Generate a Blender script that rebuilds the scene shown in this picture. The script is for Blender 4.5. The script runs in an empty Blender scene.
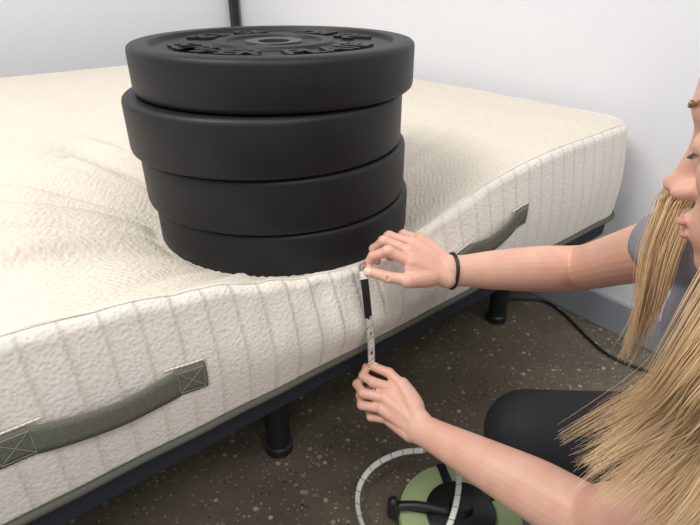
import bpy, bmesh, math, random, time, bisect
import numpy as np
from mathutils import Vector, Matrix, noise
random.seed(7); rng=np.random.default_rng(5)
F=530.0; PIT=math.radians(29.0); CH=0.92
cp,sp=math.cos(PIT),math.sin(PIT)
D=Vector((.776,.631,0)).normalized(); N=Vector((-D.y,D.x,0))
def P(u,v,t):
    x=(u-350)/F; y=(262.5-v)/F
    return Vector((x*t,(cp+sp*y)*t,(-sp+cp*y)*t+CH))
def PN(u,v,n):
    r=P(u,v,1)-Vector((0,0,CH)); return P(u,v,n/(r.x*N.x+r.y*N.y))
def PF(u,v,h=0.0):
    r=P(u,v,1)-Vector((0,0,CH)); return P(u,v,(h-CH)/r.z)
def S(s,n,z): return D*s+N*n+Vector((0,0,z))
sc=bpy.context.scene
try: sc.view_settings.view_transform='Standard'
except: pass
# ---------- materials
def mat(name,col,rough=.6,metal=0,bump=None,var=None,sss=0,spec=None):
    m=bpy.data.materials.new(name); m.use_nodes=True; nt=m.node_tree; b=nt.nodes['Principled BSDF']
    b.inputs['Base Color'].default_value=(*col,1); b.inputs['Roughness'].default_value=rough; b.inputs['Metallic'].default_value=metal
    if spec is not None: b.inputs['Specular IOR Level'].default_value=spec
    if sss:
        b.inputs['Subsurface Weight'].default_value=sss; b.inputs['Subsurface Radius'].default_value=(1,.35,.2); b.inputs['Subsurface Scale'].default_value=.01
    tc=nt.nodes.new('ShaderNodeTexCoord')
    if var:
        sc_,amt,c2=var
        n=nt.nodes.new('ShaderNodeTexNoise'); n.inputs['Scale'].default_value=sc_; n.inputs['Detail'].default_value=4
        nt.links.new(tc.outputs['Object'],n.inputs['Vector'])
        mr=nt.nodes.new('ShaderNodeMapRange'); mr.inputs[1].default_value=.35; mr.inputs[2].default_value=.65; mr.inputs[4].default_value=amt
        nt.links.new(n.outputs['Fac'],mr.inputs[0])
        mx=nt.nodes.new('ShaderNodeMix'); mx.data_type='RGBA'; mx.inputs[6].default_value=(*col,1); mx.inputs[7].default_value=(*c2,1)
        nt.links.new(mr.outputs[0],mx.inputs[0]); nt.links.new(mx.outputs[2],b.inputs['Base Color'])
    if bump:
        s_,dist,st=bump
        n=nt.nodes.new('ShaderNodeTexNoise'); n.inputs['Scale'].default_value=s_; n.inputs['Detail'].default_value=3
        nt.links.new(tc.outputs['Object'],n.inputs['Vector'])
        bp=nt.nodes.new('ShaderNodeBump'); bp.inputs['Distance'].default_value=dist; bp.inputs['Strength'].default_value=st
        nt.links.new(n.outputs['Fac'],bp.inputs['Height']); nt.links.new(bp.outputs[0],b.inputs['Normal'])
    return m
def mnode(nt,op,a,b=None,c=None):
    n=nt.nodes.new('ShaderNodeMath'); n.operation=op
    for i,x in enumerate((a,b,c)):
        if x is None: continue
        if isinstance(x,(int,float)): n.inputs[i].default_value=x
        else: nt.links.new(x,n.inputs[i])
    return n.outputs[0]
M_wall=mat('wall_paint',(.755,.76,.775),.7,bump=(60,.002,.15))
M_base=mat('baseboard_grey',(.30,.32,.35),.5)
M_rub=mat('rubber_black',(.0065,.0068,.0078),.50,bump=(220,.0006,.35),var=(9,.6,(.011,.0115,.013)),spec=.36)
M_hub=mat('hub_dark_steel',(.10,.10,.105),.45,.8)
M_steel=mat('steel',(.55,.55,.56),.35,1)
M_black=mat('black_plastic',(.012,.012,.014),.4)
M_navy=mat('base_fabric_navy',(.018,.022,.032),.85,bump=(400,.001,.5))
M_green=mat('handle_olive',(.145,.145,.108),.85,bump=(700,.001,.8),var=(300,.7,(.10,.102,.075)))
M_greenp=mat('piping_olive',(.10,.103,.076),.8,bump=(500,.001,.6))
M_thread=mat('stitch_thread',(.26,.265,.205),.8)
M_skin=mat('skin',(.73,.435,.325),.48,bump=(260,.0008,.45),var=(26,.6,(.66,.325,.235)),sss=.12)
M_nail=mat('nail',(.82,.58,.51),.25)
M_lip=mat('lip',(.60,.24,.20),.4)
M_lash=mat('lash',(.05,.03,.02),.6)
M_shirt=mat('shirt_grey',(.27,.27,.30),.9,bump=(500,.001,.4),var=(8,.5,(.22,.22,.25)))
M_legg=mat('legging_black',(.012,.012,.015),.75,bump=(500,.0006,.4))
M_shoe=mat('shoe',(.03,.03,.035),.6)
M_lime=mat('reel_lime',(.40,.50,.25),.5,bump=(200,.0005,.3))
HAIRS=[mat('hair_%d'%i,c,.6,spec=.25) for i,c in enumerate([(.71,.50,.28),(.64,.44,.23),(.79,.59,.36),(.54,.35,.17)])]

def fabric(name,c1,c2,side):
    m=bpy.data.materials.new(name); m.use_nodes=True; nt=m.node_tree; b=nt.nodes['Principled BSDF']
    b.inputs['Roughness'].default_value=.9; b.inputs['Specular IOR Level'].default_value=.2
    tc=nt.nodes.new('ShaderNodeTexCoord')
    uv=tc.outputs['UV']
    vo=nt.nodes.new('ShaderNodeTexVoronoi'); vo.feature='SMOOTH_F1'; vo.inputs['Scale'].default_value=(210 if side else 170)
    nt.links.new(tc.outputs['Object'],vo.inputs['Vector'])
    no=nt.nodes.new('ShaderNodeTexNoise'); no.inputs['Scale'].default_value=40; no.inputs['Detail'].default_value=4
    nt.links.new(tc.outputs['Object'],no.inputs['Vector'])
    h=mnode(nt,'ADD',mnode(nt,'MULTIPLY',vo.outputs['Distance'],.8),mnode(nt,'MULTIPLY',no.outputs['Fac'],.25 if side else .6))
    sep=nt.nodes.new('ShaderNodeSeparateXYZ'); nt.links.new(uv,sep.inputs[0])
    dark=None
    if side:
        wob=nt.nodes.new('ShaderNodeTexNoise'); wob.inputs['Scale'].default_value=9; nt.links.new(uv,wob.inputs['Vector'])
        U=mnode(nt,'ADD',sep.outputs[0],mnode(nt,'MULTIPLY',wob.outputs['Fac'],.006))
        fr=mnode(nt,'ABSOLUTE',mnode(nt,'SUBTRACT',mnode(nt,'FRACT',mnode(nt,'DIVIDE',U,.040)),.5))
        g=nt.nodes.new('ShaderNodeMapRange'); g.interpolation_type='SMOOTHSTEP'; g.inputs[1].default_value=.34; g.inputs[2].default_value=.5; g.inputs[3].default_value=1; g.inputs[4].default_value=0
        nt.links.new(fr,g.inputs[0]); line=g.outputs[0]
        h=mnode(nt,'ADD',mnode(nt,'MULTIPLY',h,.8),mnode(nt,'MULTIPLY',line,.95)); dark=line
    else:
        zz=mnode(nt,'PINGPONG',sep.outputs[0],.03)
        V=mnode(nt,'ADD',sep.outputs[1],zz)
        fr=mnode(nt,'PINGPONG',V,.006)
        h=mnode(nt,'ADD',h,mnode(nt,'MULTIPLY',fr,42))
    bp=nt.nodes.new('ShaderNodeBump'); bp.inputs['Distance'].default_value=.0032 if side else .0028; bp.inputs['Strength'].default_value=.6 if side else .6
    nt.links.new(h,bp.inputs['Height']); nt.links.new(bp.outputs[0],b.inputs['Normal'])
    mx=nt.nodes.new('ShaderNodeMix'); mx.data_type='RGBA'; mx.inputs[6].default_value=(*c2,1); mx.inputs[7].default_value=(*c1,1)
    if dark is not None: nt.links.new(mnode(nt,'ADD',mnode(nt,'MULTIPLY',dark,.5),mnode(nt,'MULTIPLY',vo.outputs['Distance'],.7)),mx.inputs[0])
    else: nt.links.new(vo.outputs['Distance'],mx.inputs[0])
    nt.links.new(mx.outputs[2],b.inputs['Base Color'])
    return m
M_top=fabric('mattress_top_knit',(.745,.68,.585),(.675,.61,.505),False)
M_side=fabric('mattress_side_quilt',(.77,.725,.65),(.69,.64,.55),True)

def floor_mat():
    m=bpy.data.materials.new('polished_concrete'); m.use_nodes=True; nt=m.node_tree; b=nt.nodes['Principled BSDF']
    tc=nt.nodes.new('ShaderNodeTexCoord')
    n=nt.nodes.new('ShaderNodeTexNoise'); n.inputs['Scale'].default_value=5; n.inputs['Detail'].default_value=8; n.inputs['Roughness'].default_value=.65
    nt.links.new(tc.outputs['Object'],n.inputs['Vector'])
    r=nt.nodes.new('ShaderNodeValToRGB'); r.color_ramp.elements[0].position=.3; r.color_ramp.elements[0].color=(.118,.097,.068,1); r.color_ramp.elements[1].position=.7; r.color_ramp.elements[1].color=(.195,.165,.118,1)
    nt.links.new(n.outputs['Fac'],r.inputs[0]); cur=r.outputs[0]
    for scale,th,col,w in ((46,.18,(.56,.50,.39,1),.5),(110,.2,(.46,.41,.32,1),.4),(75,.17,(.05,.04,.03,1),.6)):
        v=nt.nodes.new('ShaderNodeTexVoronoi'); v.inputs['Scale'].default_value=scale
        mp=nt.nodes.new('ShaderNodeMapping'); mp.inputs['Location'].default_value=(scale,0,0); nt.links.new(tc.outputs['Object'],mp.inputs[0]); nt.links.new(mp.outputs[0],v.inputs['Vector'])
        d=mnode(nt,'LESS_THAN',v.outputs['Distance'],th*1.3)
        sepc=nt.nodes.new('ShaderNodeSeparateColor'); nt.links.new(v.outputs['Color'],sepc.inputs[0])
        k=mnode(nt,'GREATER_THAN',sepc.outputs[0],w)
        f=mnode(nt,'MULTIPLY',mnode(nt,'MULTIPLY',d,k),sepc.outputs[1])
        mx=nt.nodes.new('ShaderNodeMix'); mx.data_type='RGBA'; nt.links.new(f,mx.inputs[0]); nt.links.new(cur,mx.inputs[6]); mx.inputs[7].default_value=col
        cur=mx.outputs[2]
    nt.links.new(cur,b.inputs['Base Color']); b.inputs['Roughness'].default_value=.3
    return m
M_floor=floor_mat()

# ---------- helpers
def link(o,parent=None):
    sc.collection.objects.link(o)
    if parent: o.parent=parent
    return o
def empty(name): return link(bpy.data.objects.new(name,None))
def obj_bm(name,bm,mats,parent=None,smooth=True,ang=None):
    me=bpy.data.meshes.new(name); bmesh.ops.recalc_face_normals(bm,faces=bm.faces[:]); bm.to_mesh(me); bm.free()
    for m in (mats if isinstance(mats,list) else [mats]): me.materials.append(m)
    if smooth: me.polygons.foreach_set('use_smooth',[True]*len(me.polygons))
    if ang: me.set_sharp_from_angle(angle=math.radians(ang))
    return link(bpy.data.objects.new(name,me),parent)
def box(bm,c,ax,h,bev=0):
    r=bmesh.ops.create_cube(bm,size=2)
    M=Matrix([[ax[j][i]*h[j] for j in range(3)]+[c[i]] for i in range(3)]+[[0,0,0,1]])
    vs=r['verts']; bmesh.ops.transform(bm,matrix=M,verts=vs)
    if bev:
        es=list({e for v in vs for e in v.link_edges})
        bmesh.ops.bevel(bm,geom=es,offset=bev,segments=3,affect='EDGES',profile=.5)
Z=Vector((0,0,1)); AX=(D,N,Z)
def sbox(bm,s0,s1,n0,n1,z0,z1,bev=0):
    box(bm,S((s0+s1)/2,(n0+n1)/2,(z0+z1)/2),AX,((s1-s0)/2,(n1-n0)/2,(z1-z0)/2),bev)
def catmull(ctrl,k):
    c=np.array(ctrl,float); n=len(c)
    pad=np.vstack([c[:1],c,c[-1:]]); out=[]
    t=(np.arange(k)/k)[:,None]
    for i in range(n-1):
        a,b,cc,d=pad[i],pad[i+1],pad[i+2],pad[i+3]
        out.append(.5*((2*b)+(-a+cc)*t+(2*a-5*b+4*cc-d)*t*t+(-a+3*b-3*cc+d)*t**3))
    out.append(c[-1:]); return np.vstack(out)
def tube(bm,ctrl,k=6,seg=16,ref=Vector((0,0,1)),cap=True):
    pts=catmull([[*p,ra,rb] for p,ra,rb in ctrl],k)
    rings=[];n=len(pts); pos=[Vector(p[:3]) for p in pts]; data=[]
    for i in range(n):
        t=(pos[min(i+1,n-1)]-pos[max(i-1,0)]).normalized(); data.append((pos[i],t,pts[i][3],pts[i][4]))
    full=[]
    if cap:
        p,t,a,b=data[0]; r=min(a,b)
        for q in (80,60,40,20): full.append((p-t*r*math.sin(math.radians(q)),t,a*math.cos(math.radians(q)),b*math.cos(math.radians(q))))
    full+=data
    if cap:
        p,t,a,b=data[-1]; r=min(a,b)
        for q in (20,40,60,80): full.append((p+t*r*math.sin(math.radians(q)),t,a*math.cos(math.radians(q)),b*math.cos(math.radians(q))))
    for p,t,a,b in full:
        side=(ref-t*ref.dot(t)); side=side.normalized() if side.length>1e-4 else t.orthogonal().normalized(); up=t.cross(side)
        rings.append([bm.verts.new(p+side*(a*math.cos(2*math.pi*j/seg))+up*(b*math.sin(2*math.pi*j/seg))) for j in range(seg)])
    for r0,r1 in zip(rings,rings[1:]):
        for j in range(seg): bm.faces.new((r0[j],r0[(j+1)%seg],r1[(j+1)%seg],r1[j]))
    bm.faces.new(rings[0][::-1]); bm.faces.new(rings[-1])
def ell(bm,c,ax,r,u=20,v=14):
    res=bmesh.ops.create_uvsphere(bm,u_segments=u,v_segments=v,radius=1)
    M=Matrix([[ax[j][i]*r[j] for j in range(3)]+[c[i]] for i in range(3)]+[[0,0,0,1]])
    bmesh.ops.transform(bm,matrix=M,verts=res['verts'])
def remeshed(name,bm,m,parent,voxel,smooth_it=4,fac=.5,disp=None):
    me=bpy.data.meshes.new(name+'_src'); bmesh.ops.recalc_face_normals(bm,faces=bm.faces[:]); bm.to_mesh(me); bm.free()
    o=bpy.data.objects.new(name+'_src',me); sc.collection.objects.link(o)
    r=o.modifiers.new('r','REMESH'); r.mode='VOXEL'; r.voxel_size=voxel
    s=o.modifiers.new('s','SMOOTH'); s.factor=fac; s.iterations=smooth_it
    dg=bpy.context.evaluated_depsgraph_get(); dg.update()
    me2=bpy.data.meshes.new_from_object(o.evaluated_get(dg)); me2.name=name
    bpy.data.objects.remove(o)
    if disp:
        for v in me2.vertices: v.co=v.co+disp(v.co,v.normal)
    me2.materials.clear(); me2.materials.append(m)
    me2.polygons.foreach_set('use_smooth',[True]*len(me2.polygons))
    return link(bpy.data.objects.new(name,me2),parent)
def lathe(bm,prof,c,seg=96,mi=None):
    rings=[]
    for r,z in prof:
        rings.append([bm.verts.new(c+Vector((r*math.cos(2*math.pi*j/seg),r*math.sin(2*math.pi*j/seg),z))) for j in range(seg)])
    for i,(a,b) in enumerate(zip(rings,rings[1:])):
        for j in range(seg):
            f=bm.faces.new((a[j],a[(j+1)%seg],b[(j+1)%seg],b[j]))
            if mi: f.material_index=mi[i]
def curve_obj(name,paths,r,m,parent=None,radii=None,res=2,cyc=False):
    cu=bpy.data.curves.new(name,'CURVE'); cu.dimensions='3D'; cu.bevel_depth=r; cu.bevel_resolution=res
    for pts in paths:
        n=len(pts); a=np.ones((n,4)); a[:,:3]=np.array([tuple(p) for p in pts]) if not isinstance(pts,np.ndarray) else pts
        sp_=cu.splines.new('POLY'); sp_.points.add(n-1); sp_.use_cyclic_u=cyc
        sp_.points.foreach_set('co',a.ravel())
        if radii: sp_.points.foreach_set('radius',np.array([radii(i/(n-1)) for i in range(n)]))
    cu.materials.append(m)
    return link(bpy.data.objects.new(name,cu),parent)

# ---------- room
SW=1.385; NW=2.585
for nm,a in (('floor',(-3,SW+.1,-2.6,NW+.1,-.1,0)),('wall_right',(SW,SW+.1,-2.6,NW+.1,0,2.7)),('wall_back',(-3,SW,NW,NW+.1,0,2.7))):
    bm=bmesh.new(); sbox(bm,*a); obj_bm(nm,bm,M_floor if nm=='floor' else M_wall,smooth=False)
bm=bmesh.new(); sbox(bm,SW-.014,SW-.0005,-2.6,NW-.001,.0,.10,.003); obj_bm('baseboard_right',bm,M_base,smooth=False)
bm=bmesh.new(); sbox(bm,-3,SW-.016,NW-.014,NW-.0005,.0,.10,.003); obj_bm('baseboard_back',bm,M_base,smooth=False)
bm=bmesh.new(); sbox(bm,SW-.05,SW-.015,NW-.05,NW-.015,.0,2.7,.004); obj_bm('trim_1',bm,M_black,smooth=False)

# ---------- plates
RP=.225
plates=[((-.121,.922),.920-.424,.081),((-.1296,.915),.920-.342,.087),((-.139,.906),.920-.254,.085),((-.122,.916),.920-.168,.071)]
PC=Vector((-.124,.918,0))
def text_mesh(ch,size,ext):
    cu=bpy.data.curves.new('t','FONT'); cu.body=ch; cu.size=size; cu.extrude=ext; cu.align_x='CENTER'; cu.align_y='CENTER'; cu.offset=size*.02; cu.resolution_u=3
    o=bpy.data.objects.new('t',cu); sc.collection.objects.link(o)
    dg=bpy.context.evaluated_depsgraph_get(); dg.update()
    me=bpy.data.meshes.new_from_object(o.evaluated_get(dg)); bpy.data.objects.remove(o); return me
for k,((px,py),pz,H) in enumerate(plates):
    prof=[(.0255,.003),(.0255,H-.004),(.034,H-.003),(.045,H-.003),(.047,H-.006),(.075,H-.006),(.078,H-.002),(.095,H-.002),(.098,H-.007),(.188,H-.007),(.192,H-.0005),(.195,H),(.2165,H),(.2205,H-.0012),(.2238,H-.0042),(RP,H-.009),(RP,.009),(.2238,.0042),(.2205,.0012),(.2165,0),(.19,0),(.187,.004),(.06,.004),(.0255,.003)]
    mi=[1,1,1,0]+[0]*20
    bm=bmesh.new(); lathe(bm,prof,Vector((px,py,pz)),mi=mi)
    bmesh.ops.remove_doubles(bm,verts=bm.verts[:],dist=1e-6)
    if k==3:
        for half,a0 in (('BUMPER PLATE',-math.pi/2),('20 KG  45 LB',math.pi/2)):
            for i,ch in enumerate(half):
                if ch==' ': continue
                a=a0+(i-(len(half)-1)/2)*.215
                me=text_mesh(ch,.066,.0022)
                T=Matrix.Translation((px+.143*math.cos(a),py+.143*math.sin(a),pz+H-.0060))@Matrix.Rotation(a+math.pi/2,4,'Z')@Matrix.Translation((0,0,.001))
                me.transform(T); bm.from_mesh(me); bpy.data.meshes.remove(me)
    obj_bm('bumper_plate',bm,[M_rub,M_hub],ang=35)
# ---------- mattress
zt=CH-.315; zb=CH-.552; S0,S1,N0,N1=-.75,1.326,.545,2.15; rc=.07
def perim():
    raw=[];cs=[((S1-rc),(N0+rc),-90),((S1-rc),(N1-rc),0),((S0+rc),(N1-rc),90),((S0+rc),(N0+rc),180)]
    for i,(cx,cy,a) in enumerate(cs):
        for j in range(13):
            q=math.radians(a+90*j/12); raw.append((cx+rc*math.cos(q),cy+rc*math.sin(q),math.cos(q),math.sin(q)))
        nx=cs[(i+1)%4]; q=math.radians(a+90)
        e=(nx[0]+rc*math.cos(q),nx[1]+rc*math.sin(q)); st=(raw[-1][0],raw[-1][1])
        L=math.hypot(e[0]-st[0],e[1]-st[1]); m=int(L/(.0095 if i==3 else .013))
        for j in range(1,m): raw.append((st[0]+(e[0]-st[0])*j/m,st[1]+(e[1]-st[1])*j/m,math.cos(q),math.sin(q)))
    pts=[];arc=0;last=None
    for p in raw:
        if last: arc+=math.hypot(p[0]-last[0],p[1]-last[1])
        pts.append((*p,arc)); last=p
    return pts
per=perim(); cs_,cn_=(S0+S1)/2,(N0+N1)/2
pcs=PC.dot(D); pcn=PC.dot(N)
def sm(x): x=max(0,min(1,x)); return x*x*(3-2*x)
DR0=.095
def drop(s,n):
    ds,dn=s-pcs,n-pcn; dist=math.hypot(ds,dn); rho=dist-RP
    ca=ds/(dist+1e-6); sa=dn/(dist+1e-6)
    L=.135+.075*max(0,sa)*(1 if ca<0 else .4)-.010*max(0,ca)
    r=max(rho,0)
    d=DR0*math.exp(-(r/L)**1.15)
    if rho<-.003: d+=(.120-DR0)*sm((-.003-rho)/.025)
    if rho>0 and rho<.8:
        th=math.atan2(dn,ds)
        left=sm((.35-ca)*1.1)
        e1=math.exp(-((rho-.12)/.20)**2)*(.2+.8*left)
        edge=sm((n-.56)/.10)*.8+.2
        w=abs(noise.noise(Vector((math.cos(th)*6,math.sin(th)*6,rho*1.3))))*-.046*e1*edge+.007*e1*edge
        w+=noise.noise(Vector((math.cos(th)*15,math.sin(th)*15,rho*4)))*.012*e1*edge
        w*=sm(rho/.03)
        w+=(noise.noise(Vector((s*5,n*5,3)))*.004+noise.noise(Vector((s*13,n*9,7)))*.0028)*edge
        d+=w
    return d
bm=bmesh.new(); uvl=bm.loops.layers.uv.new('UVMap')
rings=[];info=[]
def outp(p,o): return p[0]+p[2]*o,p[1]+p[3]*o
def addring(fn):
    rv=[];ri=[]
    for p in per:
        s,n,z,uv=fn(p); rv.append(bm.verts.new(S(s,n,z))); ri.append(uv)
    rings.append(rv); info.append(ri)
RT=.021; OT=.002
dcache={}
def dperim(p):
    k=(round(p[0],5),round(p[1],5))
    if k not in dcache: dcache[k]=drop(*outp(p,-.010))
    return dcache[k]
def g2f(s,n): return math.exp(-((s-pcs-.02)/.22)**2) if n<pcn else 0
def sidefn(w):
    def f(p):
        dr=dperim(p); g2=g2f(p[0],p[1])
        o=.013-(.013-OT)*w*w+.007*math.sin(math.pi*w)+.017*g2*math.sin(math.pi*min(1,w*1.0))**2
        o+=noise.noise(Vector((p[4]*9,w*1.2,1)))*.003
        o+=g2*noise.noise(Vector((p[4]*34,w*2.5,4)))*.008*sm(w*1.6)
        s,n=outp(p,o); z0=zb+w*(zt-RT-zb); z=zb+(z0-zb)*(1-dr/(zt-zb))
        return s,n,z,(p[4],z0)
    return f
def roundfn(a):
    def f(p):
        dr=dperim(p); g2=g2f(p[0],p[1])
        o=OT-RT*(1-math.cos(a))+g2*noise.noise(Vector((p[4]*34,2.5,4)))*.008*(1-a/1.57)
        o+=noise.noise(Vector((p[4]*9,1.2,1)))*.003*(1-a/1.57)
        s,n=outp(p,o)
        if a>1: dr=dr+(drop(s,n)-dr)*(a-1)/.57
        z0=zt-RT+RT*math.sin(a); z=zb+(z0-zb)*(1-dr/(zt-zb))
        return s,n,z,((p[4],z0) if a<1.25 else (s,n))
    return f
for t in (0.0,.5,.97):
    addring(lambda p,t=t:(cs_+(p[0]-cs_)*t,cn_+(p[1]-cn_)*t,zb,(p[4],0)))
NS=18
for i in range(NS+1): addring(sidefn(i/NS))
for a in (.25,.5,.75,.95,1.2): addring(roundfn(a))
nr=len(rings)
for a in (1.35,1.57): addring(roundfn(a))
hb=(N1-N0)/2
ins=[.008,.016]
while ins[-1]<hb-.02: ins.append(ins[-1]+(.0095 if ins[-1]<.55 else .03))
for d_ in ins:
    def f(p,d_=d_):
        t=1-d_/hb
        s,n=outp(p,OT-RT); s=cs_+(s-cs_)*t; n=cn_+(n-cn_)*t
        dr=drop(s,n)
        return s,n,zt-dr+.006*sm(d_/.2)*max(0,1-abs(dr)/.03),(s,n)
    addring(f)
m=len(per)
for i in range(len(rings)-1):
    a,b=rings[i],rings[i+1]
    for j in range(m):
        k=(j+1)%m
        fc=bm.faces.new((a[j],a[k],b[k],b[j]))
        fc.material_index=0 if i<nr-1 else 1
        A,B=info[i],info[i+1]
        if i==nr-1: uvs=(B[j],B[k],B[k],B[j])
        elif k or i>=nr: uvs=(A[j],A[k],B[k],B[j])
        else: uvs=(A[j],(A[j][0]+.01,A[j][1]),(B[j][0]+.01,B[j][1]),B[j])
        for l,u_ in zip(fc.loops,uvs): l[uvl].uv=u_
bm.faces.new(rings[-1])
mroot=empty('mattress')
obj_bm('mattress_body',bm,[M_side,M_top],mroot)
fr=sorted([p for p in per if abs(p[1]-N0)<1e-5 and p[3]<-.999],key=lambda p:p[0])
frs=[p[0] for p in fr]
def per_arc(s):
    i=min(max(bisect.bisect(frs,s),0),len(fr)-1); q=fr[i]; return q[4]+(s-q[0])
def side_pt(s,z,off=0):
    p=(s,N0,0,-1,per_arc(s)); w=(z-zb)/(zt-RT-zb)
    ss,nn,zz,_=sidefn(w)(p); return S(ss,nn-off,zz)
def ringpts(fn,o=0):
    out=[]
    for p in per:
        s,n,z,_=fn(p); out.append(S(s+p[2]*o,n+p[3]*o,z))
    return out
curve_obj('top_seam',[ringpts(roundfn(1.2),.0002)],.0018,M_side,mroot,cyc=True)
curve_obj('bottom_piping',[ringpts(sidefn(.035),.003)],.0055,M_greenp,mroot,cyc=True)
bm=bmesh.new()
R0=[bm.verts.new(x) for x in ringpts(sidefn(.0),.0015)]; R1=[bm.verts.new(x) for x in ringpts(sidefn(.07),.0015)]
for v in R0: v.co.z-=.003
for j in range(m): bm.faces.new((R0[j],R0[(j+1)%m],R1[(j+1)%m],R1[j]))
obj_bm('bottom_band',bm,M_green,mroot)
def handle(s0,s1,z0,z1,nm):
    bm=bmesh.new(); hw=.0195; n_=48; rows=[]
    for i in range(n_+1):
        u=i/n_; s=s0+(s1-s0)*u; z=z0+(z1-z0)*u
        e=.035/(s1-s0)
        b=0 if (u<e or u>1-e) else math.sin(math.pi*(u-e)/(1-2*e))
        sag=-.004*b; off=.0025+.010*b**.7
        row=[]; zc=side_pt(s,z,0).z
        for (dz,do) in ((-hw,-.0008),(-hw,.002),(-hw*.5,.0028),(0,.003),(hw*.5,.0028),(hw,.002),(hw,-.0008)):
            q=side_pt(s,z,off+do); q.z=zc+sag+dz*(1-.12*b); row.append(bm.verts.new(q))
        rows.append(row)
    for a,b in zip(rows,rows[1:]):
        for j in range(7): bm.faces.new((a[j],a[(j+1)%7],b[(j+1)%7],b[j]))
    bm.faces.new(rows[0]); bm.faces.new(rows[-1][::-1])
    obj_bm(nm,bm,M_green,mroot)
    paths=[]
    for (a,b) in ((s0+.003,s0+.036),(s1-.036,s1-.003)):
        def q(s,dz):
            z=z0+(z1-z0)*(s-s0)/(s1-s0); c=side_pt(s,z,.0060); c.z=side_pt(s,z,0).z+dz; return c
        h_=.0155
        def seg(p,r,k=5): return [q(p[0]+(r[0]-p[0])*i/k,p[1]+(r[1]-p[1])*i/k) for i in range(k+1)]
        for p,r in (((a,-h_),(b,-h_)),((b,-h_),(b,h_)),((b,h_),(a,h_)),((a,h_),(a,-h_)),((a,-h_),(b,h_)),((a,h_),(b,-h_))): paths.append(seg(p,r))
    curve_obj(nm+'_stitching',paths,.0005,M_thread,mroot)
    paths=[]
    for (a,b,sg) in ((s0-.003,s0+.05,0),(s1-.05,s1+.003,1)):
        def q2(s,dz):
            z=z0+(z1-z0)*(s-s0)/(s1-s0); c=side_pt(s,z,.0018); c.z=side_pt(s,z,0).z+dz; return c
        e_=.0225
        c_=[(b,-e_),(a,-e_),(a,e_),(b,e_)] if sg==0 else [(a,-e_),(b,-e_),(b,e_),(a,e_)]
        pth=[]
        for p,r in zip(c_,c_[1:]): pth+=[q2(p[0]+(r[0]-p[0])*i/5,p[1]+(r[1]-p[1])*i/5) for i in range(6)]
        paths.append(pth)
    curve_obj(nm+'_binding',paths,.0011,M_side,mroot)
handle(-.045,.188,CH-.436,CH-.438,'handle_a'); handle(.662,.878,CH-.426,CH-.416,'handle_b')

# ---------- base
broot=empty('adjustable_bed_base')
bm=bmesh.new(); sbox(bm,S0+.02,S1-.010,N0+.01,N1-.02,CH-.618,zb-.004,.012); obj_bm('platform',bm,M_navy,broot,ang=40)
bm=bmesh.new()
for n0 in (.70,1.95): sbox(bm,S0+.1,S1-.1,n0,n0+.06,CH-.66,CH-.619,.004)
for s0 in (-.6,.36,1.13): sbox(bm,s0,s0+.06,.72,1.99,CH-.655,CH-.62,.004)
obj_bm('steel_frame',bm,M_black,broot,ang=40)
for i,(s,n) in enumerate([(.396,.732),(1.163,.738),(-.5,.732),(.396,1.98),(1.163,1.98),(-.5,1.98)]):
    bm=bmesh.new(); lathe(bm,[(0,0),(.025,0),(.030,.004),(.030,.022),(.0265,.026),(.0265,.20),(.032,.205),(.032,.262),(0,.262)],S(s,n,0),seg=32)
    bmesh.ops.remove_doubles(bm,verts=bm.verts[:],dist=1e-6)
    obj_bm('leg_%d'%(i+1),bm,M_black,broot,ang=40)
cv=lambda c,k=10:[Vector(q) for q in catmull([list(p) for p in c],k)]
curve_obj('power_cable',[cv([PF(500,300,.008),PF(528,299,.006),PF(548,303,.005),PF(566,316,.005),PF(590,340,.005),PF(612,357,.005),PF(650,372,.005),PF(720,395,.005)],8)],.0042,M_black)

# ---------- tape
def tape_mat():
    m=bpy.data.materials.new('tape_print'); m.use_nodes=True; nt=m.node_tree; b=nt.nodes['Principled BSDF']; b.inputs['Roughness'].default_value=.45
    tc=nt.nodes.new('ShaderNodeTexCoord'); sep=nt.nodes.new('ShaderNodeSeparateXYZ'); nt.links.new(tc.outputs['UV'],sep.inputs[0])
    U,V=sep.outputs[0],sep.outputs[1]
    edge=mnode(nt,'GREATER_THAN',mnode(nt,'ABSOLUTE',mnode(nt,'SUBTRACT',V,.5)),.36)
    t1=mnode(nt,'MULTIPLY',mnode(nt,'LESS_THAN',mnode(nt,'FRACT',mnode(nt,'DIVIDE',U,.004)),.3),edge)
    t2=mnode(nt,'LESS_THAN',mnode(nt,'FRACT',mnode(nt,'DIVIDE',U,.0254)),.05)
    k=mnode(nt,'MAXIMUM',t1,t2)
    blk=mnode(nt,'MULTIPLY',mnode(nt,'GREATER_THAN',U,.02),mnode(nt,'LESS_THAN',U,.082))
    k=mnode(nt,'MAXIMUM',k,blk)
    mx=nt.nodes.new('ShaderNodeMix'); mx.data_type='RGBA'; nt.links.new(k,mx.inputs[0]); mx.inputs[6].default_value=(.80,.78,.72,1); mx.inputs[7].default_value=(.02,.02,.02,1)
    nt.links.new(mx.outputs[2],b.inputs['Base Color']); return m
M_tape=tape_mat()
troot=empty('measuring_tape')
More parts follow.
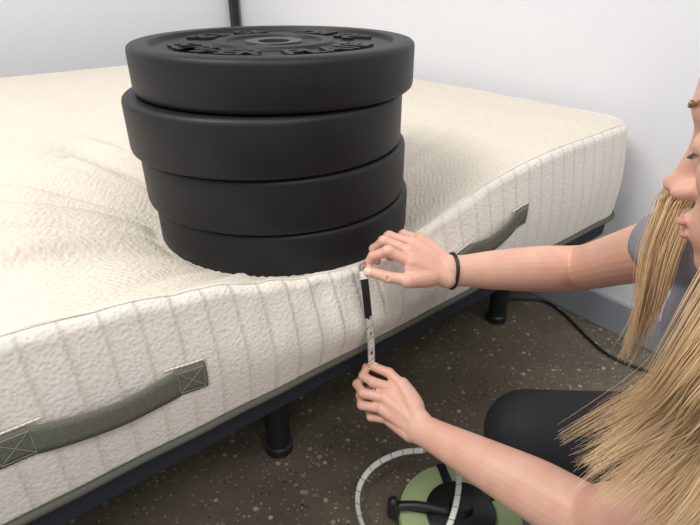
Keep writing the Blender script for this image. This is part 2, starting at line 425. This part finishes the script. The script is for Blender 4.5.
def ribbon(name,path,wd,w,parent,u0=0):
    bm=bmesh.new(); uvl=bm.loops.layers.uv.new('UVMap'); L=u0; rows=[]
    for i,p in enumerate(path):
        if i: L+=(p-path[i-1]).length
        t=(path[min(i+1,len(path)-1)]-path[max(i-1,0)]).normalized()
        wv=wd(t); wv=(wv-t*wv.dot(t)).normalized(); nn=t.cross(wv)*.0003
        rows.append(([bm.verts.new(p+wv*w/2+nn),bm.verts.new(p-wv*w/2+nn),bm.verts.new(p-wv*w/2-nn),bm.verts.new(p+wv*w/2-nn)],L))
    VV=(0,1,1,0)
    for (a,la),(b,lb) in zip(rows,rows[1:]):
        for j in range(4):
            k=(j+1)%4; f=bm.faces.new((a[j],a[k],b[k],b[j]))
            for l,(vv,ll) in zip(f.loops,((VV[j],la),(VV[k],la),(VV[k],lb),(VV[j],lb))): l[uvl].uv=(ll,vv)
    me=bpy.data.meshes.new(name); bm.to_mesh(me); bm.free(); me.materials.append(M_tape)
    link(bpy.data.objects.new(name,me),parent)
p1=cv([PN(362,266,.520),PN(365,285,.505),PN(368,312,.495),PN(371,340,.498),PN(371.5,368,.505)])
ribbon('tape_strip',p1,lambda t:D,.0140,troot)
loopc=[P(373,378,.885),P(388,400,.93),P(412,428,.97),P(432,446,.985),PF(425,450,.055),PF(400,453,.060),PF(374,466,.055),PF(359,488,.040),PF(360,518,.035),PF(378,545,.04),PF(412,555,.06),PF(440,540,.085),PF(454,512,.10),PF(459,480,.095),PF(455,455,.07),PF(470,440,.05)]
ribbon('tape_slack',cv(loopc,8),lambda t:t.cross(Vector((.1,-.25,.95)))+Vector((0,0,.6)),.0115,troot,u0=.2)
bm=bmesh.new(); c=PN(363,268,.517); box(bm,c,(D,N,Z),(.0075,.0012,.009),.0008); obj_bm('metal_tip',bm,M_steel,troot,ang=30)
for i in range(4):
    me=text_mesh(str(5+i),.0105,.0001); idx=16+i*6
    if idx<len(p1):
        q=p1[idx]; ax_=[D,Z,D.cross(Z)]
        M=Matrix([[ax_[j][r] for j in range(3)]+[ (q-N*.0008)[r]] for r in range(3)]+[[0,0,0,1]])
        me.transform(M); me.materials.append(M_black); link(bpy.data.objects.new('digit_%d'%i,me),troot)

# ---------- reel on floor
rr=empty('tape_reel')
rc_=Vector((.205,.635,0))
bm=bmesh.new(); lathe(bm,[(.06,.012),(.06,.034),(.098,.038),(.112,.034),(.115,.024),(.112,.010),(.098,.006),(.06,.012)],rc_,seg=72); obj_bm('reel_rim',bm,M_lime,rr,ang=40)
bm=bmesh.new(); lathe(bm,[(0,0),(.05,0),(.064,.01),(.064,.044),(.05,.05),(.022,.052),(.018,.066),(0,.068)],rc_,seg=48)
bmesh.ops.remove_doubles(bm,verts=bm.verts[:],dist=1e-6)
for a in range(5):
    q=a*2*math.pi/5+.5; dr=Vector((math.cos(q),math.sin(q),0)); box(bm,rc_+dr*.082+Z*.032,(dr,Z.cross(dr),Z),(.03,.009,.009),.003)
tube(bm,[(rc_+Vector((-.03,-.01,.056)),.008,.008),(rc_+Vector((-.08,0,.058)),.008,.008),(rc_+Vector((-.125,.004,.05)),.009,.009)],ref=Vector((0,1,0)))
tube(bm,[(rc_+Vector((-.125,.004,.03)),.011,.011),(rc_+Vector((-.125,.004,.062)),.011,.011)],ref=Vector((0,1,0)))
tube(bm,[(rc_+Vector((.03,-.06,.05)),.014,.014),(rc_+Vector((.10,-.08,.06)),.016,.016),(rc_+Vector((.17,-.03,.05)),.016,.016),(rc_+Vector((.19,.04,.04)),.014,.014)],ref=Z)
obj_bm('reel_hub_and_crank',bm,M_black,rr,ang=40)
# ---------- woman
W=empty('woman')
bm=bmesh.new()
nails=bmesh.new()
def finger(j,r,nail=True):
    a,b,c,d=j
    seq=[a,b,c,d]; rs=[r*1.08,r*1.02,r*.93,r*.80]; pts=[]
    for i,p in enumerate(seq):
        if 0<i<3:
            pr=seq[i-1];nx=seq[i+1]
            pts.append((p.lerp(pr,.22),rs[i]*.98)); pts.append((p+( p-(pr+nx)/2)*.04,rs[i]*1.05)); pts.append((p.lerp(nx,.22),rs[i]*.96))
        else: pts.append((p,rs[i]))
    tube(bm,[(p,q,q) for p,q in pts],k=4,seg=14,ref=(b-(a+c)/2).normalized()+Vector((.01,.02,.03)))
    if nail:
        t=(d-c).normalized(); ba=(c-(b+d)/2); ba=ba-t*ba.dot(t)
        if ba.length<1e-5: ba=t.orthogonal()
        ba.normalize(); s_=t.cross(ba)
        ell(nails,d-t*.001+ba*r*.80*.72,(t,s_,ba),(r*.85,r*.62,r*.30),14,10)
def hand(wr,mcps,fing,thumb,rs,wdir):
    ms=mcps
    for i,mc in enumerate(ms):
        w0=wr+wdir*(.015-.010*i)
        tube(bm,[(w0,.014,.014),(w0.lerp(mc,.5),.0125,.0125),(mc,.0108,.0108)],k=4,seg=14)
        if i<3:
            m2=(mc+ms[i+1])/2; tube(bm,[(wr+wdir*(.010-.010*i),.013,.013),(wr.lerp(m2,.5),.0125,.0125),(wr.lerp(m2,.93),.0095,.0095)],k=4,seg=14)
    for mc,f,r in zip(ms,fing,rs): finger([mc]+f,r)
    cmc,mcp,ip,tip=thumb
    tube(bm,[(wr,.014,.014),(cmc,.0165,.0165),(mcp,.0125,.0125)],k=5,seg=14)
    m_=(cmc+mcp)/2
    tube(bm,[(cmc,.013,.013),((m_+ms[0])/2,.011,.011),(ms[0].lerp(mcp,.35),.008,.008)],k=4,seg=12)
    finger([cmc.lerp(mcp,.75),mcp,ip,tip],.0093)
wrR=P(447,271,.80)
hand(wrR,[P(410,262,.772),P(408,251,.784),P(412,243,.80),P(420,239,.815)],
 [[P(388,251,.765),P(373,256,.780),P(366,266,.793)],
  [P(384,241,.785),P(374,249,.803),P(377,261,.812)],
  [P(389,236,.805),P(383,247,.822),P(390,257,.827)],
  [P(403,234,.823),P(397,243,.836),P(402,252,.838)]],
 [P(430,276,.785),P(408,280,.768),P(388,277,.768),P(369,271,.785)],[.0082,.0082,.0078,.0068],(P(447,281,.79)-P(447,261,.81)).normalized())
elR=P(578,268,.86); shR=P(700,240,.60)
fa=(elR-wrR)
tube(bm,[(wrR,.0255,.019),(wrR+fa*.12,.0245,.020),(wrR+fa*.35,.031,.026),(wrR+fa*.7,.037,.032),(elR-fa*.03,.037,.034),(elR.lerp(shR,.15)+Vector((0,0,-.002)),.036,.035),(elR.lerp(shR,.5),.038,.037),(shR,.044,.043)],k=6,seg=24,ref=Vector((0,.3,1)))
wrL=P(417,427,.815)
hand(wrL,[P(395,389,.845),P(385,398,.838),P(383,409,.838),P(390,420,.842)],
 [[P(373,382,.850),P(363,376,.864),P(367,367,.874)],
  [P(363,393,.852),P(357,384,.868),P(364,377,.880)],
  [P(362,405,.857),P(360,395,.873),P(369,390,.882)],
  [P(371,417,.862),P(367,407,.876),P(376,401,.880)]],
 [P(414,406,.825),P(402,385,.842),P(389,373,.856),P(374,367,.868)],[.0082,.0082,.0078,.0068],(P(425,418,.81)-P(409,436,.82)).normalized())
elL=P(592,520,.64); shL=Vector((.37,.27,-.37+CH))
fa=(elL-wrL)
tube(bm,[(wrL,.0245,.019),(wrL+fa*.10,.0245,.0195),(wrL+fa*.35,.031,.027),(wrL+fa*.72,.040,.036),(elL-fa*.03,.040,.038),(elL.lerp(shL,.15),.040,.038),(elL.lerp(shL,.5),.044,.042),(shL,.052,.05)],k=6,seg=24,ref=(P(420,400,.8)-P(410,430,.8)).normalized())
# head
hp_=math.radians(13); az=math.radians(133)
Fd=Vector((math.cos(az)*math.cos(hp_),math.sin(az)*math.cos(hp_),-math.sin(hp_))).normalized(); Ld=Z.cross(Fd).normalized(); Ud=Fd.cross(Ld).normalized()
HA=(Fd,Ld,Ud)
nose=P(662,185,.41)
HC=nose-Fd*.1125+Ud*.031
def hp(f,l,u): return HC+Fd*f+Ld*l+Ud*u
def he(b,c,r,u=24,v=16): ell(b,hp(*c),HA,r,u,v)
def sd_e(p,c,r):
    q=(p-np.array(c))/np.array(r); k0=np.linalg.norm(q,axis=1); k1=np.linalg.norm(q/np.array(r),axis=1)+1e-9
    return k0*(k0-1)/k1
def sd_c(p,a,b,ra,rb):
    a=np.array(a);b=np.array(b); h=np.clip(((p-a)@(b-a))/((b-a)@(b-a)),0,1)
    return np.linalg.norm(p-a-h[:,None]*(b-a),axis=1)-(ra+(rb-ra)*h)
def smin(a,b,k):
    h=np.clip(.5+.5*(b-a)/k,0,1); return b+(a-b)*h-k*h*(1-h)
def smax(a,b,k): return -smin(-a,-b,k)
LU=((.0925,0,-.0550),(.0065,.0190,.0042)); LL=((.0905,0,-.0650),(.0072,.0170,.0052))
def head_sdf(p):
    d=sd_e(p,(-.010,0,.040),(.098,.074,.084))
    d=smin(d,sd_e(p,(.022,0,.0),(.067,.060,.085)),.02)
    d=smin(d,sd_e(p,(.028,0,-.055),(.052,.045,.044)),.02)
    d=smin(d,sd_e(p,(.068,0,-.086),(.019,.020,.016)),.014)
    for q in (1,-1):
        d=smin(d,sd_e(p,(.046,.040*q,-.016),(.030,.020,.022)),.016)
        d=smin(d,sd_c(p,(.079,.012*q,.029),(.066,.044*q,.031),.008,.007),.012)
        d=smax(d,-sd_e(p,(.097,.032*q,.009),(.018,.017,.012)),.010)
    d=smin(d,sd_e(p,(.070,0,-.059),(.022,.027,.022)),.012)
    d=smin(d,sd_c(p,(.079,0,.018),(.098,0,-.024),.0062,.0075),.008)
    d=smin(d,sd_e(p,(.1025,0,-.0290),(.0095,.0088,.0078)),.005)
    for q in (1,-1):
        d=smin(d,sd_e(p,(.0940,.0108*q,-.0330),(.0095,.0058,.0062)),.004)
        d=smax(d,-sd_e(p,(.0995,.0052*q,-.0395),(.0045,.0026,.0035)),.002)
        d=smin(d,sd_e(p,(.0710,.032*q,.006),(.0125,.0150,.0115)),.003)
    d=smin(d,sd_e(p,*LU),.003); d=smin(d,sd_e(p,*LL),.003)
    d=smax(d,-sd_e(p,(.0995,0,-.0597),(.009,.022,.0009)),.0022)
    for q in (1,-1): d=smax(d,-sd_e(p,(.087,.032*q,.0015),(.006,.0145,.0008)),.0015)
    return d
nu,nv=300,230
th=np.linspace(0,2*np.pi,nu,endpoint=False); ph=np.linspace(.02,np.pi-.02,nv)
TT,PP=np.meshgrid(th,ph); dirs=np.stack([np.sin(PP)*np.cos(TT),np.sin(PP)*np.sin(TT),np.cos(PP)],-1).reshape(-1,3)
o0=np.array((.022,0,-.012)); tcur=np.full(len(dirs),.16)
for _ in range(28):
    dd=head_sdf(o0+dirs*tcur[:,None]); tcur=np.maximum(tcur-np.clip(dd,-.002,1)*.85,.03)
hv=o0+dirs*tcur[:,None]
vs=[bm.verts.new(hp(*q)) for q in hv]
for i in range(nv-1):
    for j in range(nu):
        k=(j+1)%nu; bm.faces.new((vs[i*nu+j],vs[i*nu+k],vs[(i+1)*nu+k],vs[(i+1)*nu+j]))
bm.faces.new([vs[j] for j in range(nu)][::-1]); bm.faces.new([vs[(nv-1)*nu+j] for j in range(nu)])
for q in (1,-1):
    tube(bm,[(hp(.004,.070*q,-.030),.005,.004),(hp(.002,.074*q,-.022),.006,.004),(hp(-.010,.080*q,-.008),.009,.004),(hp(-.016,.084*q,.008),.012,.0035),(hp(-.014,.082*q,.016),.009,.003)],k=4,ref=Fd)
NB=Vector((.43,.405,-.275+CH))
tube(bm,[(hp(-.02,0,-.02),.046,.048),(hp(-.032,0,-.085),.044,.046),(hp(-.035,0,-.10).lerp(NB,.6),.046,.046),(NB,.06,.055)],k=5,seg=24,ref=Ld)
tube(bm,[(shR,.040,.038),(NB,.055,.05),(shL,.045,.042)],k=6,seg=20,ref=Z)
body=remeshed('body_skin',bm,M_skin,W,.0017,3,.5)
me=body.data; me.materials.append(M_lip)
co=np.empty(len(me.vertices)*3); me.vertices.foreach_get('co',co); co=co.reshape(-1,3)
q=co-np.array(HC); loc=np.stack([q@np.array(Fd),q@np.array(Ld),q@np.array(Ud)],1)
near=(np.linalg.norm(loc-np.array((.093,0,-.060)),axis=1)<.03)&(loc[:,0]>.081)
isl=near&((sd_e(loc,*LU)<.0012)|(sd_e(loc,*LL)<.0012))
mi_=np.zeros(len(me.polygons),dtype=np.int32)
vi=np.empty(len(me.loops),dtype=np.int32); me.loops.foreach_get('vertex_index',vi)
ls=np.empty(len(me.polygons),dtype=np.int32); me.polygons.foreach_get('loop_start',ls)
mi_[isl[vi[ls]]&isl[vi[ls+1]]&isl[vi[ls+2]]]=1
me.polygons.foreach_set('material_index',mi_)
obj_bm('fingernails',nails,M_nail,W)
def surf(l,u,t0=.11):
    t_=t0
    for _ in range(22): t_-=float(head_sdf(np.array([[t_,l,u]]))[0])*.8
    return t_
lash=[]
for q in (1,-1):
    for i in range(24):
        a=-.012+.024*i/23
        f=surf((.032+a)*q,.0015)
        lash.append([hp(f-.0003,(.032+a)*q,.0015),hp(f+.0018,(.032+a*1.06)*q,-.0005),hp(f+.0038,(.032+a*1.12)*q,-.0010)])
curve_obj('eyelashes',lash,.00022,M_lash,W,res=1)
br=[]
for q in (1,-1):
    for i in range(70):
        a=i/69; l=.013+.038*a; u=.0300+.005*a+random.uniform(-.0025,.0025); t_=surf(l*q,u)
        br.append([hp(t_-.0002,l*q,u),hp(t_+.0006-.003*a,(l+.005)*q,u+.0012)])
curve_obj('eyebrows',br,.00025,HAIRS[3],W,res=1)
ax1=(elR-wrR).normalized(); bc=wrR+(elR-wrR)*.035
sd=(Vector((0,.3,1))-ax1*Vector((0,.3,1)).dot(ax1)).normalized(); s2=ax1.cross(sd)
curve_obj('hair_tie_bracelet',[[bc+sd*.0265*math.cos(q*math.pi/16)+s2*.0205*math.sin(q*math.pi/16) for q in range(32)]],.0028,M_black,W,cyc=True)
# shirt
PV=Vector((.73,.46,-.665+CH))
def wr_(co,no): return no*(noise.noise(co*14)*.006+noise.noise(co*35)*.0025)
bm=bmesh.new()
shv=(shR-shL).normalized()
tube(bm,[(NB+Vector((.005,0,-.045)),.10,.05),(NB.lerp(PV,.2)+Vector((-.065,.015,-.02)),.150,.085),(NB.lerp(PV,.45)+Vector((-.05,.01,0)),.15,.105),(NB.lerp(PV,.75),.145,.10),(PV+Vector((-.01,0,.03)),.165,.12)],k=6,seg=32,ref=shv)
tube(bm,[(shR+Vector((0,-.03,0)),.048,.047),(shR,.050,.048),(shR.lerp(elR,.18),.046,.045)],k=5,seg=24,ref=Z)
tube(bm,[(shL+Vector((0,.02,0)),.056,.054),(shL,.058,.054),(shL.lerp(elL,.3),.055,.052)],k=5,seg=24,ref=Z)
tube(bm,[(shR,.048,.046),(NB+Vector((.02,0,-.035)),.055,.05),(shL,.056,.053)],k=6,seg=24,ref=Z)
remeshed('t_shirt',bm,M_shirt,W,.0045,3,.5,wr_)
bm=bmesh.new()
hR=Vector((.73,.56,-.66+CH)); kR=P(528,433,.90); aR=Vector((.60,.63,-.84+CH))
hL=Vector((.71,.37,-.69+CH)); kL=Vector((.40,.27,-.855+CH)); aL=Vector((.76,.30,-.865+CH))
tube(bm,[(PV+Vector((-.03,0,.04)),.15,.11),(PV+Vector((.03,0,-.03)),.175,.13)],k=5,seg=28,ref=shv)
for h_,k_,a_ in ((hR,kR,aR),(hL,kL,aL)):
    tube(bm,[(h_,.095,.095),(h_.lerp(k_,.5),.085,.088),(k_.lerp(h_,.15),.076,.078),(k_,.074,.074)],k=6,seg=28)
    tube(bm,[(k_,.062,.062),(k_.lerp(a_,.35),.055,.055),(a_,.034,.034)],k=6,seg=24)
remeshed('leggings',bm,M_legg,W,.006,4,.5)
bm=bmesh.new()
tube(bm,[(aR+Vector((.03,0,.0)),.034,.036),(aR+Vector((-.02,0,-.022)),.038,.034),(aR+Vector((-.13,.01,-.045)),.042,.024),(aR+Vector((-.17,.01,-.05)),.036,.02)],k=6,seg=24,ref=Vector((0,1,0)))
tube(bm,[(aL+Vector((-.02,0,.01)),.032,.032),(aL+Vector((.06,0,-.01)),.036,.034),(aL+Vector((.16,.01,-.02)),.042,.026)],k=6,seg=24,ref=Vector((0,1,0)))
obj_bm('shoes',bm,M_shoe,W)
# hair
bm=bmesh.new(); he(bm,(-.014,0,.040),(.103,.084,.094),40,28)
dele=[]
for v in bm.verts:
    q=v.co-HC; f,l,u=q.dot(Fd),q.dot(Ld),q.dot(Ud)
    if f>.05 and u<.09 or (f>.02 and u<.035): dele.append(v)
bmesh.ops.delete(bm,geom=dele,context='VERTS')
obj_bm('hair_cap',bm,HAIRS[1],W)
def caproot(f,l,u):
    v=Vector((f/.103,l/.084,u/.094)).normalized(); return HC+Fd*(-.014+v.x*.104)+Ld*(v.y*.085)+Ud*(.040+v.z*.095)
guides_near=[
 [caproot(.05,.02,.08),caproot(.01,.08,.04),P(785,215,.345),P(740,298,.37),P(668,380,.425),P(570,444,.48)],
 [caproot(.03,.02,.09),caproot(.0,.08,.03),P(802,250,.345),P(746,340,.37),P(678,418,.42),P(580,474,.47)],
 [caproot(.01,.02,.09),caproot(-.01,.08,.02),P(822,280,.34),P(760,383,.36),P(702,456,.40),P(622,512,.44)],
 [caproot(-.02,.02,.09),caproot(-.03,.08,.0),P(850,300,.34),P(790,420,.35),P(735,500,.38),P(680,570,.42)],
]
guides_far=[
 [caproot(.05,-.02,.08),caproot(.035,-.08,.03),P(690,180,.53),P(661,222,.54),P(641,285,.55),P(613,362,.57)],
 [caproot(.04,-.02,.09),caproot(.025,-.08,.02),P(697,190,.53),P(674,236,.54),P(656,298,.55),P(630,374,.57)],
]
rad=lambda t:(1.0 if t<.6 else 1-(t-.6)/.4*.8)
def strands(guides,n,sp0,nclump,wave):
    out=[[],[],[],[]]; G=np.array([[list(p) for p in g] for g in guides]); K=len(guides)
    clumps=[(random.random()*(K-1),random.gauss(0,1),random.gauss(0,1),random.gauss(0,.5),random.gauss(0,.16),random.uniform(.82,1.0)) for _ in range(nclump)]
    prof=np.array([.05,.25,.8,1,1.0,.9])[:,None]
    tt=np.linspace(0,1,5*8+1)
    for _ in range(n):
        g,c1,c2,ph,tn,en=random.choice(clumps)
        g=min(max(g+random.gauss(0,.05),0),K-1)
        i=min(int(g),K-2); f=g-i
        c=G[i]*(1-f)+G[i+1]*f
        c=c+prof*sp0*np.array([c1,c2*.7,random.gauss(0,.1)])
        fly=random.random()<.06
        loose=np.array([.3,.8,1.1,1.0,.75,2.0 if fly else .35])[:,None]
        c=c+loose*sp0*.8*rng.normal(0,1,3)
        pts=catmull(c,8)
        env=(np.clip((tt-.3)/.35,0,1)*wave)[:,None]
        a1=np.sin(tt*15+g*1.3+ph)[:,None]; a2=np.sin(tt*8+g*2.1+ph+1)[:,None]
        pts=pts+a1*env*np.array([.0098,.006,.0026])+a2*env*np.array([.0065,-.0045,.003])
        pts=pts[:max(8,int(len(pts)*(en-abs(random.gauss(0,.06)))))]
        tone=tn+random.gauss(0,.2)
        out[0 if -.2<tone<.16 else 2 if tone>=.16 else 1 if tone>-.38 else 3].append(pts)
    return out
for nm,g,n,sp0,nc,wv in (('near',guides_near,6500,.0095,170,1),('far',guides_far,900,.0046,32,.6)):
    for i,pl in enumerate(strands(g,n,sp0,nc,wv)):
        if pl: curve_obj('hair_%s_%d'%(nm,i),pl,.00045,HAIRS[i],W,radii=rad,res=0)
G=[catmull([list(p) for p in g],8) for g in guides_near]
bm=bmesh.new(); rows=[]
kk=[0,.33,.66,1,1.33,1.66,2,2.33,2.66,3]
for j in range(10,35):
    row=[]
    for x in kk:
        i=min(int(x),2); f=x-i; p=Vector(G[i][j]*(1-f)+G[i+1][j]*f)
        away=(p-Vector((0,0,CH))).normalized(); wv_=.004*math.sin(j*.6+x*5)
        row.append(bm.verts.new(p+away*(.012+wv_)+Vector((.004,0,0))))
    rows.append(row)
for a,b in zip(rows,rows[1:]):
    for j in range(len(kk)-1): bm.faces.new((a[j],a[j+1],b[j+1],b[j]))
ob=obj_bm('hair_inner_volume',bm,HAIRS[1],W); md=ob.modifiers.new('t','SOLIDIFY'); md.thickness=.006
back=[[caproot(-.02,.0,.09),caproot(-.09,.05*q,.04),hp(-.11,.06*q,-.05),hp(-.10,.07*q,-.15),hp(-.10,.07*q,-.25),hp(-.10,.06*q,-.32)] for q in (-1,0,1)]
for i,pl in enumerate(strands(back,900,.010,60,1)):
    if pl: curve_obj('hair_back_%d'%i,pl,.0011,HAIRS[i],W,radii=rad,res=0)
# ---------- lights
def area(name,loc,tgt,size,sy,power,col):
    l=bpy.data.lights.new(name,'AREA'); l.shape='RECTANGLE'; l.size=size; l.size_y=sy; l.energy=power; l.color=col
    o=link(bpy.data.objects.new(name,l)); o.location=loc; o.rotation_euler=(Vector(tgt)-Vector(loc)).to_track_quat('-Z','Y').to_euler(); return o
area('ceiling_light',(-1.3,.1,2.75),(0,1.0,.5),1.4,.9,50,(1,.97,.935))
area('ceiling_light.001',(.6,-.9,2.75),(.2,.8,.5),1.6,.8,28,(1,.975,.95))
w=bpy.data.worlds.new('world'); sc.world=w; w.use_nodes=True; w.node_tree.nodes['Background'].inputs[0].default_value=(.92,.945,1,1); w.node_tree.nodes['Background'].inputs[1].default_value=.68
# ---------- camera
cam=bpy.data.cameras.new('camera'); cam.sensor_width=36; cam.lens=36*F/700; cam.clip_start=.02
co=link(bpy.data.objects.new('camera',cam)); co.location=(0,0,CH); co.rotation_euler=(math.pi/2-PIT,0,0); sc.camera=co
